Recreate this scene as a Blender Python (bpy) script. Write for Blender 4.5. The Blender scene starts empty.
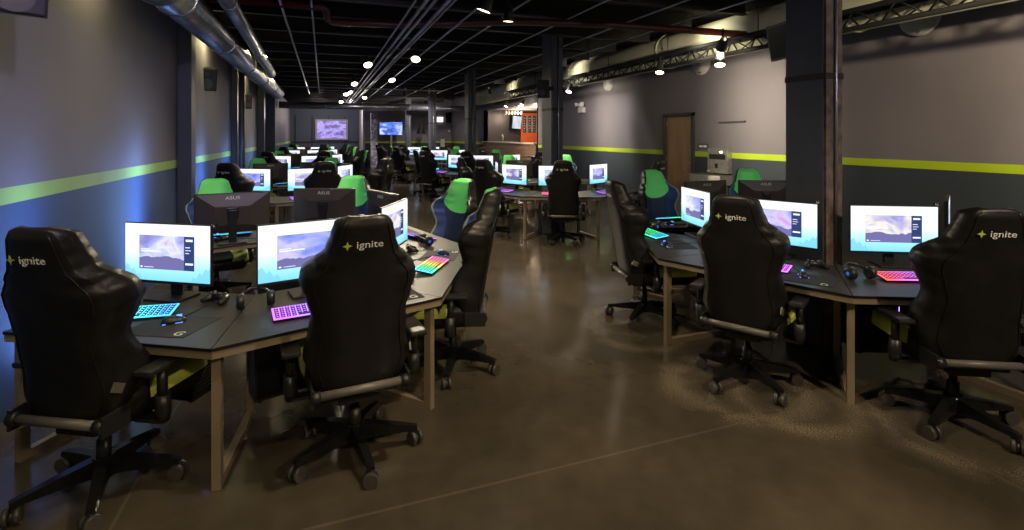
import bpy, bmesh, math, random
from mathutils import Vector, Matrix
random.seed(7)
PI=math.pi
F=515.0; HY=135.7; H=1.775; YAW=math.atan2(189.0,515.0)
CY,SY=math.cos(YAW),math.sin(YAW)
SC=bpy.context.scene; COL=SC.collection
def C(X,Z): return (CY*X+SY*Z, -SY*X+CY*Z)          # measured (right, ahead) -> room (u, v)
def onv(x,y,v):                                      # point of the plane y=v in the room
    t=(x-512)/F; Z=v/(CY-SY*t); return ((CY*t+SY)*Z, v, H-(y-HY)/F*Z)
def onu(x,y,u):
    t=(x-512)/F; Z=u/(CY*t+SY); return (u,(CY-SY*t)*Z, H-(y-HY)/F*Z)

# ------------------------------------------------------------------ materials
class NT:
    def __init__(s,name):
        s.m=bpy.data.materials.new(name); s.m.use_nodes=True; s.n=s.m.node_tree.nodes; s.l=s.m.node_tree.links
        s.b=s.n['Principled BSDF']
    def new(s,t,**k):
        n=s.n.new(t)
        for a,b in k.items(): setattr(n,a,b)
        return n
    def set(s,sock,v):
        if hasattr(v,'is_output'): s.l.new(v,sock)
        else: sock.default_value=v
    def math(s,op,a,b=0,c=None):
        n=s.new('ShaderNodeMath',operation=op); s.set(n.inputs[0],a); s.set(n.inputs[1],b)
        if c is not None: s.set(n.inputs[2],c)
        return n.outputs[0]
    def mix(s,f,a,b):
        n=s.new('ShaderNodeMix',data_type='RGBA'); s.set(n.inputs[0],f); s.set(n.inputs[6],a); s.set(n.inputs[7],b); return n.outputs[2]
    def noise(s,scale,vec=None,detail=3,w=None):
        n=s.new('ShaderNodeTexNoise'); n.inputs['Scale'].default_value=scale; n.inputs['Detail'].default_value=detail
        if w is not None: n.noise_dimensions='4D'; s.set(n.inputs['W'],w)
        if vec is not None: s.l.new(vec,n.inputs['Vector'])
        return n.outputs['Fac']
    def ramp(s,f,stops):
        n=s.new('ShaderNodeValToRGB'); s.l.new(f,n.inputs[0]); e=n.color_ramp.elements
        while len(e)<len(stops): e.new(.5)
        for q,(p,c) in zip(e,stops): q.position=p; q.color=(*c,1)
        return n.outputs[0]
    def coord(s,k='Object'): return s.new('ShaderNodeTexCoord').outputs[k]
def c4(c): return (*c,1)
def mat(name,col,rough=.5,metal=0,noise=None,spec=None,bump=None):
    t=NT(name); t.b.inputs['Base Color'].default_value=c4(col); t.b.inputs['Roughness'].default_value=rough; t.b.inputs['Metallic'].default_value=metal
    if spec is not None: t.b.inputs['Specular IOR Level'].default_value=spec
    if noise:
        sc,amt=noise; f=t.noise(sc,t.coord(),5)
        a=tuple(max(0,x*(1-amt)) for x in col); b=tuple(x*(1+amt) for x in col)
        t.l.new(t.ramp(f,[(.3,a),(.7,b)]),t.b.inputs['Base Color'])
    if bump:
        sc,st=bump; f=t.noise(sc,t.coord(),3); bn=t.new('ShaderNodeBump'); bn.inputs['Strength'].default_value=st; bn.inputs['Distance'].default_value=.01
        t.l.new(f,bn.inputs['Height']); t.l.new(bn.outputs[0],t.b.inputs['Normal'])
    return t.m
def emit(name,col,st,base=(0,0,0)):
    t=NT(name); t.b.inputs['Base Color'].default_value=c4(base); t.b.inputs['Emission Color'].default_value=c4(col); t.b.inputs['Emission Strength'].default_value=st; return t.m
M={}
M['leather']=mat('black_leather',(.010,.009,.0095),.40,0,(6,.3),.35,(60,.15))
M['green']=mat('green_fabric',(.17,.85,.19),.6,0,(8,.12))
M['navy']=mat('navy_leather',(.013,.020,.065),.45)
M['bluel']=mat('blue_leather',(.028,.055,.20),.45)
M['lime']=mat('lime_leather',(.68,.74,.14),.5)
M['stitch']=mat('pale_piping',(.30,.33,.26),.5)
M['plastic']=mat('black_plastic',(.015,.015,.016),.38)
M['gloss']=mat('gloss_black_metal',(.012,.012,.013),.18,.3)
M['grey']=mat('grey_plastic',(.11,.10,.09),.4)
M['caster']=mat('caster_grey',(.055,.05,.047),.4)
M['screenback']=mat('monitor_back_plastic',(.06,.047,.036),.42)
M['tan']=mat('tan_steel',(.30,.235,.16),.42,.35,(5,.12))
M['desk']=mat('dark_laminate',(.040,.036,.034),.42,0,(3,.25),.3)
M['deskedge']=mat('black_edge_band',(.008,.008,.008),.4)
M['pad']=mat('mouse_pad_cloth',(.018,.017,.018),.75)
M['white']=mat('white_print',(.8,.8,.8),.5)
M['logogreen']=mat('lime_print',(.45,.6,.08),.5)
M['faint']=mat('pale_green_print',(.22,.78,.30),.6)
M['silver']=mat('silver_print',(.85,.80,.74),.4)
M['ceil']=mat('black_deck',(.010,.009,.009),.8,0,(1,.4))
M['joist']=mat('black_joist',(.011,.010,.010),.6)
M['galv']=mat('galvanised_steel',(.34,.34,.40),.28,.85,(9,.25))
M['conduit']=mat('conduit_steel',(.42,.42,.52),.3,.8)
M['redpipe']=mat('red_pipe_paint',(.055,.008,.006),.4)
M['colblue']=mat('slate_column_paint',(.075,.085,.115),.55,0,(3,.15))
M['colrust']=mat('brown_column_primer',(.15,.105,.082),.55,0,(12,.5))
M['coldark']=mat('dark_slate_paint',(.045,.05,.068),.55)
M['duct']=mat('olive_duct_wrap',(.45,.44,.33),.6,0,(2,.15))
M['wood']=None
M['steel']=mat('brushed_steel',(.50,.47,.42),.33,.8,(20,.15))
M['frame']=mat('dark_door_frame',(.05,.045,.05),.35)
M['whitepaint']=mat('white_paint',(.62,.58,.56),.5)
M['orange']=mat('orange_paint',(.75,.14,.04),.6)
M['dust']=mat('dust',(.3,.27,.2),.9)
M['cable']=mat('cable_rubber',(.012,.012,.012),.5)
M['signdark']=mat('sign_grey',(.06,.06,.08),.5)
M['stagewall']=mat('slate_panel',(.055,.07,.10),.6)
M['cream']=mat('cream_plaster',(.36,.32,.30),.7)
M['lamp']=emit('lamp_glow',(1,.86,.6),8)
M['truss']=mat('matt_black_truss',(.006,.006,.006),.75)
M['bar_light']=emit('bar_lamp_glow',(1,.85,.62),3)
M['purpleled']=emit('violet_led',(.35,.15,1),4)
M['blueled']=emit('blue_led',(.06,.22,1),2.2)
M['earled']=emit('dim_blue_led',(.05,.2,.9),.35)
def woodmat(name,a,b,scale=(1,1,12),rough=.4):
    t=NT(name); mp=t.new('ShaderNodeMapping'); t.l.new(t.coord(),mp.inputs[0]); mp.inputs['Scale'].default_value=scale
    t.l.new(t.ramp(t.noise(2.2,mp.outputs[0],6),[(.3,a),(.7,b)]),t.b.inputs['Base Color']); t.b.inputs['Roughness'].default_value=rough; return t.m
M['doorwood']=woodmat('maple_veneer',(.34,.19,.085),(.43,.26,.13),(5,5,.5))
M['barwood']=woodmat('walnut_boards',(.10,.055,.035),(.24,.14,.085),(.5,.6,9))
# wall paint
def wallmat(name,col,amt=.08):
    t=NT(name); f=t.noise(.7,t.coord(),6)
    a=tuple(x*(1-amt) for x in col); b=tuple(x*(1+amt) for x in col)
    t.l.new(t.ramp(f,[(.35,a),(.65,b)]),t.b.inputs['Base Color']); t.b.inputs['Roughness'].default_value=.62; return t.m
M['wallup']=wallmat('grey_wall_paint',(.175,.155,.175))
M['walllo']=wallmat('navy_wall_paint',(.035,.045,.062))
M['stripe']=wallmat('lime_stripe_paint',(.42,.56,.012))
M['walllo2']=wallmat('navy_wall_lit_blue',(.042,.080,.17))  # navy lower wall, with the blue light on it put into the colour
M['stripe2']=wallmat('worn_lime_stripe_paint',(.38,.58,.14),.22)
# polished concrete
def floormat():
    t=NT('polished_concrete'); co=t.coord()
    n1=t.noise(.9,co,8); n2=t.noise(7,co,8)
    col=t.ramp(n1,[(.25,(.040,.033,.025)),(.5,(.060,.049,.035)),(.75,(.088,.071,.048))])
    spk=t.ramp(n2,[(.3,(.86,.86,.86)),(.7,(1.1,1.1,1.1))])
    mm=t.new('ShaderNodeMix',data_type='RGBA',blend_type='MULTIPLY'); mm.inputs[0].default_value=1; t.l.new(col,mm.inputs[6]); t.l.new(spk,mm.inputs[7])
    sx=t.new('ShaderNodeSeparateXYZ'); t.l.new(co,sx.inputs[0])
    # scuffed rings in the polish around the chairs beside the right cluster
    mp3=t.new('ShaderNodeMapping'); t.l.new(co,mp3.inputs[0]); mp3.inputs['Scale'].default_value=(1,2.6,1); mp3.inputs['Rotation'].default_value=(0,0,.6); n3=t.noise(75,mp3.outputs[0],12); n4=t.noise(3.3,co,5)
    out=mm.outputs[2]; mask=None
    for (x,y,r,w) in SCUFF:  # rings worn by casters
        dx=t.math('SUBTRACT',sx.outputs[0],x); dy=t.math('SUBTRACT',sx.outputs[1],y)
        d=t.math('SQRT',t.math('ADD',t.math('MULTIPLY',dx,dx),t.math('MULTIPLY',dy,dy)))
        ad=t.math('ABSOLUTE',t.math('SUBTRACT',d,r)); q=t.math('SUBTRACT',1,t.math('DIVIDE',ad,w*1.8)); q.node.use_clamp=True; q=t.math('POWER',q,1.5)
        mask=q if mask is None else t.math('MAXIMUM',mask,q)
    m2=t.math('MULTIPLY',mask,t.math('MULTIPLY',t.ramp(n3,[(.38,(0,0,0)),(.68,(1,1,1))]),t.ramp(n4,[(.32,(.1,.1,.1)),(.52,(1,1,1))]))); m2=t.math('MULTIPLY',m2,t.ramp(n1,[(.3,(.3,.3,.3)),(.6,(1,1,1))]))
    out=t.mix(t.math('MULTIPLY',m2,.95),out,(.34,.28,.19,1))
    # saw-cut joints
    for ax,off,per in ((0,.9,4.2),(1,1.7,4.2)):
        p=t.math('PINGPONG',t.math('ADD',sx.outputs[ax],off),per/2); lt=t.math('LESS_THAN',p,.008)
        out=t.mix(t.math('MULTIPLY',lt,.3),out,(.16,.13,.10,1))
    t.l.new(out,t.b.inputs['Base Color'])
    r=t.ramp(t.noise(2.5,co,6),[(.3,(.15,.15,.15)),(.7,(.26,.26,.26))]); t.l.new(t.math('ADD',r,t.math('MULTIPLY',m2,.4)),t.b.inputs['Roughness'])
    bn=t.new('ShaderNodeBump'); bn.inputs['Strength'].default_value=.12; bn.inputs['Distance'].default_value=.01; t.l.new(n2,bn.inputs['Height']); t.l.new(bn.outputs[0],t.b.inputs['Normal'])
    return t.m
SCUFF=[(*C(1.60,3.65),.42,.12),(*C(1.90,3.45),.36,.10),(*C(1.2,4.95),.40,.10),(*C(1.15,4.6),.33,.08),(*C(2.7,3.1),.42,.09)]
M['floor']=floormat()
def screenmat(name,art,st=1.25,w=0.0,full=False):
    t=NT(name); uv=t.coord('UV'); s=t.new('ShaderNodeSeparateXYZ'); t.l.new(uv,s.inputs[0]); u,v=s.outputs[0],s.outputs[1]
    rnd=t.new('ShaderNodeObjectInfo').outputs['Random']; W=t.math('ADD',t.math('MULTIPLY',rnd,20),w)
    def box(a,b,c,d):
        return t.math('MULTIPLY',t.math('MULTIPLY',t.math('GREATER_THAN',u,a),t.math('LESS_THAN',u,b)),t.math('MULTIPLY',t.math('GREATER_THAN',v,c),t.math('LESS_THAN',v,d)))
    n=t.noise(2.6,uv,5,W); n.node.inputs['Distortion'].default_value=.8
    a=t.ramp(n,art)
    if full: col=a
    else:
        col=t.ramp(v,[(0,(.22,.68,.88)),(.22,(.38,.82,.95)),(.5,(.80,.93,1)),(1,(.93,.95,1))])
        e=t.math('ABSOLUTE',t.math('SUBTRACT',u,.5)); tri=t.math('PINGPONG',t.math('MULTIPLY',u,1),.035)
        hgt=t.math('ADD',t.math('MULTIPLY',t.math('SUBTRACT',e,.3),1.1),t.math('MULTIPLY',tri,2.2)); tree=t.math('LESS_THAN',v,t.math('ADD',hgt,.02))
        col=t.mix(t.math('MULTIPLY',tree,.75),col,(.20,.60,.78,1))
        # picture panel with a hill line
        hl=t.math('ADD',.26,t.math('MULTIPLY',t.noise(5,uv,4,W),.28)); a=t.mix(t.math('LESS_THAN',v,hl),a,(.16,.15,.36,1))
        col=t.mix(box(.17,.70,.20,.80),col,a); col=t.mix(box(.70,.82,.20,.80),col,(.030,.05,.16,1))
        for (x0,x1,y0,y1) in ((.72,.80,.71,.75),(.715,.77,.60,.615),(.715,.78,.55,.562),(.715,.76,.50,.512),(.715,.805,.30,.335),(.19,.30,.545,.56),(.19,.43,.505,.53),(.185,.21,.225,.25),(.23,.34,.23,.24)):
            col=t.mix(box(x0,x1,y0,y1),col,(.85,.9,1,1))
    t.b.inputs['Base Color'].default_value=(0,0,0,1); t.b.inputs['Roughness'].default_value=.3
    t.l.new(col,t.b.inputs['Emission Color']); t.b.inputs['Emission Strength'].default_value=st; return t.m
ART=[[(.3,(.20,.16,.45)),(.45,(.35,.38,.80)),(.6,(.72,.75,.95)),(.75,(.45,.30,.55))],
     [(.3,(.10,.07,.40)),(.45,(.25,.32,.95)),(.58,(.62,.55,.98)),(.72,(.55,.20,.65))],
     [(.3,(.16,.14,.35)),(.45,(.40,.38,.68)),(.58,(.85,.78,.70)),(.72,(.30,.42,.75))]]
SCREENS=[screenmat('monitor_screen_glow_%s'%n,a,.85) for n,a in zip(('lilac','blue','dusk'),ART)]
M['projection']=screenmat('projected_picture',[(.38,(.05,.04,.16)),(.47,(.22,.18,.62)),(.55,(.45,.35,.85)),(.64,(.12,.09,.3))],.8,3,True)
M['tvpic']=screenmat('television_picture',[(.35,(.04,.07,.3)),(.5,(.12,.22,.85)),(.65,(.55,.65,1))],1.0,5,True)
M['menuscreen']=screenmat('menu_screen_picture',[(.3,(.45,.65,.75)),(.6,(.75,.85,.95))],.6,5,True)
def rgbmat(name,fn,st=2.0):
    t=NT(name); s=t.new('ShaderNodeSeparateXYZ'); t.l.new(t.coord(),s.inputs[0])
    f=t.math('ADD',t.math('MULTIPLY',s.outputs[0],2.3),.5)
    t.l.new(t.ramp(f,fn),t.b.inputs['Emission Color']); t.b.inputs['Emission Strength'].default_value=st; t.b.inputs['Base Color'].default_value=(.02,.02,.02,1); return t.m
RGB={'cyan':rgbmat('cyan_key_glow',[(.1,(.02,.25,.9)),(.5,(.05,.75,.8)),(.9,(.05,.35,.9))]),
 'purple':rgbmat('violet_key_glow',[(.1,(.45,.10,.9)),(.5,(.25,.15,1)),(.9,(.6,.12,.9))]),
 'rainbow':rgbmat('rainbow_key_glow',[(.05,(.05,.7,.7)),(.3,(.1,.8,.2)),(.5,(.9,.7,.1)),(.7,(.9,.15,.15)),(.95,(.7,.1,.5))]),
 'green':rgbmat('green_key_glow',[(.1,(.02,.8,.35)),(.5,(.05,.9,.2)),(.9,(.05,.5,.9))]),
 'pink':rgbmat('pink_key_glow',[(.1,(.95,.08,.10)),(.35,(.9,.1,.5)),(.7,(.35,.15,1)),(.95,(.9,.1,.6))])}

def covermat():
    t=NT('chair_front_cover'); sx=t.new('ShaderNodeSeparateXYZ'); t.l.new(t.coord('UV'),sx.inputs[0])
    a=t.math('ABSOLUTE',t.math('MULTIPLY',t.math('SUBTRACT',sx.outputs[0],.5),2)); v=sx.outputs[1]
    bound=t.math('ADD',.56,t.math('MULTIPLY',.15,t.math('POWER',t.math('DIVIDE',a,.8),3)))
    col=t.mix(t.math('GREATER_THAN',a,t.math('ADD',.58,t.math('MULTIPLY',v,.12))),(.013,.020,.065,1),(.028,.055,.20,1))
    low=t.math('MULTIPLY',t.math('LESS_THAN',v,.20),t.math('GREATER_THAN',a,.62)); col=t.mix(low,col,(.68,.74,.14,1))
    col=t.mix(t.math('GREATER_THAN',v,bound),col,(.17,.85,.19,1))
    t.l.new(col,t.b.inputs['Base Color']); t.b.inputs['Roughness'].default_value=.52; return t.m
M['cover']=covermat()
# ------------------------------------------------------------------ mesh helpers
class MB:
    def __init__(s): s.bm=bmesh.new(); s.mats=[]; s.cur=0
    def use(s,m):
        if m not in s.mats: s.mats.append(m)
        s.cur=s.mats.index(m); return s
    def _fin(s,faces,smooth=False):
        for f in faces: f.material_index=s.cur; f.smooth=smooth
    def box(s,a,b,bev=0,rot=None,at=(0,0,0)):
        x0,y0,z0=a; x1,y1,z1=b
        r=bmesh.ops.create_cube(s.bm,size=1); vs=r['verts']
        bmesh.ops.scale(s.bm,verts=vs,vec=(abs(x1-x0),abs(y1-y0),abs(z1-z0)))
        bmesh.ops.translate(s.bm,verts=vs,vec=((x0+x1)/2,(y0+y1)/2,(z0+z1)/2))
        fs=list({f for v in vs for f in v.link_faces})
        if bev:
            es=list({e for v in vs for e in v.link_edges})
            rr=bmesh.ops.bevel(s.bm,geom=es,offset=bev,segments=2,profile=.6,affect='EDGES')
            vs=[v for v in rr['verts']]; fs=list({f for v in vs for f in v.link_faces})
            vs=list({v for f in fs for v in f.verts})
        if rot is not None: bmesh.ops.transform(s.bm,matrix=rot,verts=vs)
        bmesh.ops.translate(s.bm,verts=vs,vec=at)
        s._fin(fs); return s
    def tube(s,pts,r,n=8,cap=True,smooth=True):
        pts=[Vector(p) for p in pts]; rings=[]
        rs=r if isinstance(r,(list,tuple)) else [r]*len(pts)
        up=None
        for i,p in enumerate(pts):
            d=(pts[min(i+1,len(pts)-1)]-pts[max(i-1,0)]).normalized()
            if up is None: up=Vector((0,0,1)) if abs(d.z)<.9 else Vector((0,1,0))
            a=d.cross(up)
            if a.length<1e-4: a=d.cross(Vector((1,0,0)))
            a.normalize(); b=a.cross(d).normalized(); up=b
            rings.append([s.bm.verts.new(p+rs[i]*(math.cos(2*PI*k/n)*a+math.sin(2*PI*k/n)*b)) for k in range(n)])
        fs=[]
        for i in range(len(rings)-1):
            for k in range(n): fs.append(s.bm.faces.new((rings[i][k],rings[i][(k+1)%n],rings[i+1][(k+1)%n],rings[i+1][k])))
        s._fin(fs,smooth)
        if cap: s._fin([s.bm.faces.new(rings[0][::-1]),s.bm.faces.new(rings[-1])])
        return s
    def cyl(s,a,b,r,n=16): return s.tube([a,b],r,n)
    def prism(s,poly,z0,z1):
        lo=[s.bm.verts.new((x,y,z0)) for x,y in poly]; hi=[s.bm.verts.new((x,y,z1)) for x,y in poly]; n=len(poly)
        fs=[s.bm.faces.new(lo[::-1]),s.bm.faces.new(hi)]+[s.bm.faces.new((lo[i],lo[(i+1)%n],hi[(i+1)%n],hi[i])) for i in range(n)]
        s._fin(fs); return s
    def extr(s,poly,f0,f1,smooth=False):             # poly points mapped by f0 and f1 into space
        lo=[s.bm.verts.new(f0(*p)) for p in poly]; hi=[s.bm.verts.new(f1(*p)) for p in poly]; n=len(poly)
        s._fin([s.bm.faces.new(lo[::-1]),s.bm.faces.new(hi)]); s._fin([s.bm.faces.new((lo[i],lo[(i+1)%n],hi[(i+1)%n],hi[i])) for i in range(n)],smooth); return s
    def rings(s,rings,matf=None,caps=True,smooth=True):
        R=[[s.bm.verts.new(p) for p in r] for r in rings]; n=len(R[0])
        for i in range(len(R)-1):
            for k in range(n):
                f=s.bm.faces.new((R[i][k],R[i][(k+1)%n],R[i+1][(k+1)%n],R[i+1][k])); f.smooth=smooth
                if matf: s.use(matf(i,k))
                f.material_index=s.cur
        if caps:
            if matf: s.use(M['leather'])
            for q in (R[0][::-1],R[-1]):
                f=s.bm.faces.new(q); f.smooth=smooth; f.material_index=s.cur
        return s
    def build(s,name,m=None,parent=None,loc=(0,0,0),rz=0):
        bmesh.ops.recalc_face_normals(s.bm,faces=s.bm.faces)
        me=bpy.data.meshes.new(name); s.bm.to_mesh(me); s.bm.free()
        for q in (s.mats or [m]): me.materials.append(q)
        o=bpy.data.objects.new(name,me); COL.objects.link(o); o.parent=parent; o.location=loc; o.rotation_euler=(0,0,rz); return o
def box(a,b,m,name,parent=None,bev=0,**k): return MB().box(a,b,bev).build(name,m,parent,**k)
def empty(name,label=None,cat=None,loc=(0,0,0),rz=0,group=None,scale=1):
    o=bpy.data.objects.new(name,None); COL.objects.link(o); o.location=loc; o.rotation_euler=(0,0,rz); o.scale=(scale,)*3
    o.empty_display_size=.1; tag(o,label,cat,group); return o
def tag(o,label=None,cat=None,group=None,kind=None):
    for k,v in (('label',label),('category',cat),('group',group),('kind',kind)):
        if v: o[k]=v
    return o
def copy_tree(o,parent=None):
    c=o.copy(); COL.objects.link(c); c.parent=parent
    ks=[copy_tree(ch,c) for ch in KIDS.get(o.name,())]
    LASTKIDS[c.name]=ks
    return c
KIDS={}
def index_kids(o):
    k=[c for c in COL.objects if c.parent==o]; KIDS[o.name]=k
    for c in k: index_kids(c)
def struct(o): o['kind']='structure'; return o
def textmesh(txt,size,name,m,parent=None,extr=.001,align='CENTER'):
    cu=bpy.data.curves.new(name+'_c','FONT'); cu.body=txt; cu.size=size; cu.align_x=align; cu.align_y='CENTER'; cu.extrude=extr; cu.resolution_u=3
    o=bpy.data.objects.new('tmp_text',cu); COL.objects.link(o); bpy.context.view_layer.update()
    me=bpy.data.meshes.new_from_object(o.evaluated_get(bpy.context.evaluated_depsgraph_get())); bpy.data.objects.remove(o)
    me.materials.clear(); me.materials.append(m); r=bpy.data.objects.new(name,me); COL.objects.link(r); r.parent=parent; return r
def lerpk(keys,t):
    for (a,x),(b,y) in zip(keys,keys[1:]):
        if t<=b:
            q=(t-a)/(b-a); q=q*q*(3-2*q); return x+(y-x)*q
    return keys[-1][1]

# ------------------------------------------------------------------ chair (sitter looks along +Y, origin on the floor under the hub)
LEAN=math.radians(8.5)
def backpt(x,y,t):                                   # y: forward of the back plane; t 0..1 up the back
    L=t*.935; a=LEAN
    return (x, -.185-L*math.sin(a)-.03*t*t+y*math.cos(a), .445+L*math.cos(a)+y*math.sin(a))
WK=[(0,.20),(.05,.235),(.15,.268),(.30,.248),(.42,.238),(.53,.268),(.60,.292),(.655,.288),(.73,.232),(.80,.178),(.88,.156),(.95,.140),(.985,.115),(1,.08)]
DK=[(0,.07),(.2,.17),(.4,.11),(.6,.17),(.68,.15),(.78,.075),(.95,.055),(1,.02)]
TK=[(0,.045),(.1,.055),(.6,.055),(.8,.055),(.95,.05),(1,.02)]
def make_backrest(parent):
    mb=MB(); N=62; R=[]; S=[-1,-.955]+[-.88+1.76*i/20 for i in range(21)]+[.955,1]; ns=len(S)
    for i in range(N):
        t=i/(N-1); t=t+ .0; w=lerpk(WK,t); d=lerpk(DK,t); th=lerpk(TK,t); r=[]
        for s_ in S: r.append(backpt(w*s_,th+d*abs(s_)**3,t))
        r.append(backpt(w*1.03,th*.3+d*.9,t))
        for s_ in S[::-1]: r.append(backpt(w*.985*s_,-th*.55+d*.55*abs(s_)**4,t))
        r.append(backpt(-w*1.03,th*.3+d*.9,t)); R.append(r)
    def mf(i,k):
        t=(i+.5)/(N-1)
        if k<ns-1:
            s_=abs((S[k]+S[k+1])/2)
            if s_>.955: return M['stitch'] if t<.97 else M['leather']
            return M['cover']
        return M['leather']
    mb.use(M['leather']); mb.rings(R,mf); b=mb.build('backrest',None,parent)
    uv=b.data.uv_layers.new(name='UVMap'); nr=len(R[0])
    for lp in b.data.loops:
        vi=lp.vertex_index; i,k=divmod(vi,nr); uv.data[lp.index].uv=((S[k]+1)/2 if k<ns else 0,i/(N-1))
    # writing on the back: green four-point star and white word
    lg=textmesh('ignite',.052,'logo',M['white'],b)
    P=Vector(backpt(0,0,.855)); ang=-LEAN
    def back_matrix(x,z,off):
        # text facing -Y, reading left to right for a viewer behind the chair
        p=Vector(backpt(x,0,.855+z)); nrm=Vector((0,-math.cos(LEAN+.05),-math.sin(LEAN+.05)))
        return Matrix.Translation(p+nrm*off)@Matrix.Rotation(PI/2+LEAN+.05,4,'X')
    lg.data.transform(Matrix.Diagonal((1.2,1,1,1))); lg.data.transform(back_matrix(.018,0,.0335))
    mb=MB(); pts=[]
    for k in range(8):
        r=.024 if k%2==0 else .009; pts.append((r*math.sin(k*PI/4),r*math.cos(k*PI/4)))
    mb.extr(pts,lambda x,y:(x,y,-.001),lambda x,y:(x,y,.001)); st=mb.build('logo_star',M['logogreen'],b); st.data.transform(back_matrix(-.092,0,.0335))
    fr=textmesh('IGNITE',.04,'headrest_word',M['faint'],b); p=Vector(backpt(0,.046,.86))
    fr.data.transform(Matrix.Translation(p+Vector((0,.004,0)))@Matrix.Rotation(PI,4,'Z')@Matrix.Rotation(PI/2-LEAN,4,'X'))
    for sx in (-1,1):
        pts=[]
        for i in range(30):
            t=.03+.95*i/29; w=lerpk(WK,t)*.80; d=lerpk(DK,t); th=lerpk(TK,t); pts.append(backpt(sx*w,-th*.55+d*.55*.80**4-.001,t))
        MB().use(M['leather']).tube(pts,.004,6).build('back_seam',None,b)
    # side patches (stitched maker patch on the bolster)
    mb=MB().use(M['grey']); 
    for sx in (1,):
        p=backpt(.262,.03,.17); mb.box((-.006,-.03,-.022),(.006,.03,.022),.002,Matrix.Rotation(-.5,4,'X'),p)
    mb.build('side_patch',M['whitepaint'],b)
    return b
def make_chair():
    root=empty('gaming_chair')
    mb=MB().use(M['gloss'])
    mb.tube([(0,0,.07),(0,0,.17)],[.06,.05],14)
    for k in range(5):
        a=PI/2+.25+k*2*PI/5; d=Vector((math.cos(a),math.sin(a),0)); n=Vector((-d.y,d.x,0))
        R=[]
        for (r,w,z0,z1) in ((.03,.036,.08,.165),(.15,.030,.085,.145),(.29,.024,.085,.118),(.345,.020,.082,.106)):
            p=d*r; R.append([p-n*w+Vector((0,0,z0)),p+n*w+Vector((0,0,z0)),p+n*w*.8+Vector((0,0,z1)),p-n*w*.8+Vector((0,0,z1))])
        mb.rings(R,None,True,False)
    mb.build('star_base',None,root)
    for k in range(5):
        a=PI/2+.25+k*2*PI/5; d=Vector((math.cos(a),math.sin(a),0)); c=d*.335; b=a+1.0+k*.9; q=Vector((math.cos(b),math.sin(b),0))
        cb=MB().use(M['caster'])
        for s_ in (-1,1): cb.cyl(c+q*s_*.010+Vector((0,0,.038)),c+q*s_*.032+Vector((0,0,.038)),.038,14)
        cb.use(M['plastic']); cb.cyl(c-q*.011+Vector((0,0,.034)),c+q*.011+Vector((0,0,.034)),.028,12)
        cb.cyl(c+Vector((0,0,.04)),c+Vector((0,0,.088)),.010,8)
        cb.build('caster',None,root)
    MB().tube([(0,0,.12),(0,0,.25),(0,0,.25),(0,0,.36)],[.032,.032,.022,.022],14).build('gas_lift',M['plastic'],root)
    mb=MB().use(M['plastic']); mb.box((-.11,-.15,.345),(.11,.14,.385),.008); mb.box((-.20,-.01,.35),(.20,.03,.372),.004)
    mb.tube([(.1,.06,.36),(.22,.07,.355),(.29,.07,.345)],.008,6); mb.build('tilt_mechanism',None,root)
    # seat
    mb=MB(); N=15; ns=13; R=[]; S=[-1+2*i/(ns-1) for i in range(ns)]
    for i in range(N):
        t=i/(N-1); y=-.17+.60*t; w=.205+.065*math.sin(PI/2*min(1,t*1.9)); 
        if t>.85: w-=.05*((t-.85)/.15)**2
        e=1-max(0,(t-.86)/.14)**2*.6; e2=1-max(0,(.12-t)/.12)**2*.5
        r=[(w*s_,y,.455+(.065+.05*abs(s_)**4)*e*e2) for s_ in S]
        r.append((w*1.04,y,.47)); r+= [(w*.93*s_,y,.388) for s_ in S[::-1]]; r.append((-w*1.04,y,.47)); R.append(r)
    def sf(i,k):
        if k<ns-1:
            s_=abs((S[k]+S[k+1])/2); return M['lime'] if (s_>.42 and i>2) else M['leather']
        return M['lime'] if (i>3 and k in (ns-1,len(R[0])-1)) else M['leather']
    mb.use(M['leather']); mb.rings(R,sf); mb.build('seat',None,root)
    # armrests
    for s_ in (-1,1):
        mb=MB().use(M['plastic']); mb.box((s_*.20,-.03,.36),(s_*.335,.04,.375),.003)
        mb.tube([(s_*.325,.005,.365),(s_*.335,.0,.42),(s_*.335,-.005,.50)],[.034,.036,.034],10); mb.tube([(s_*.335,-.005,.48),(s_*.335,-.01,.635)],[.024,.022],10)
        a=mb.build('armrest',None,root)
        mb=MB().use(M['plastic']); mb.box((s_*.335-.048,-.13,.632),(s_*.335+.048,.13,.662),.012); mb.build('armrest_pad',None,a)
    # recline pivot under the back: grey cross tube with capped ends
    mb=MB().use(M['grey']); mb.tube([(-.21,-.235,.455),(.21,-.235,.455)],.022,12)
    mb.use(M['plastic'])
    for s_ in (-1,1): mb.tube([(s_*.205,-.235,.455),(s_*.25,-.235,.455)],.030,12); mb.box((s_*.237,-.25,.40),(s_*.253,-.10,.50),.004)
    mb.build('recline_tube',None,root)
    make_backrest(root); return root
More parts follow.
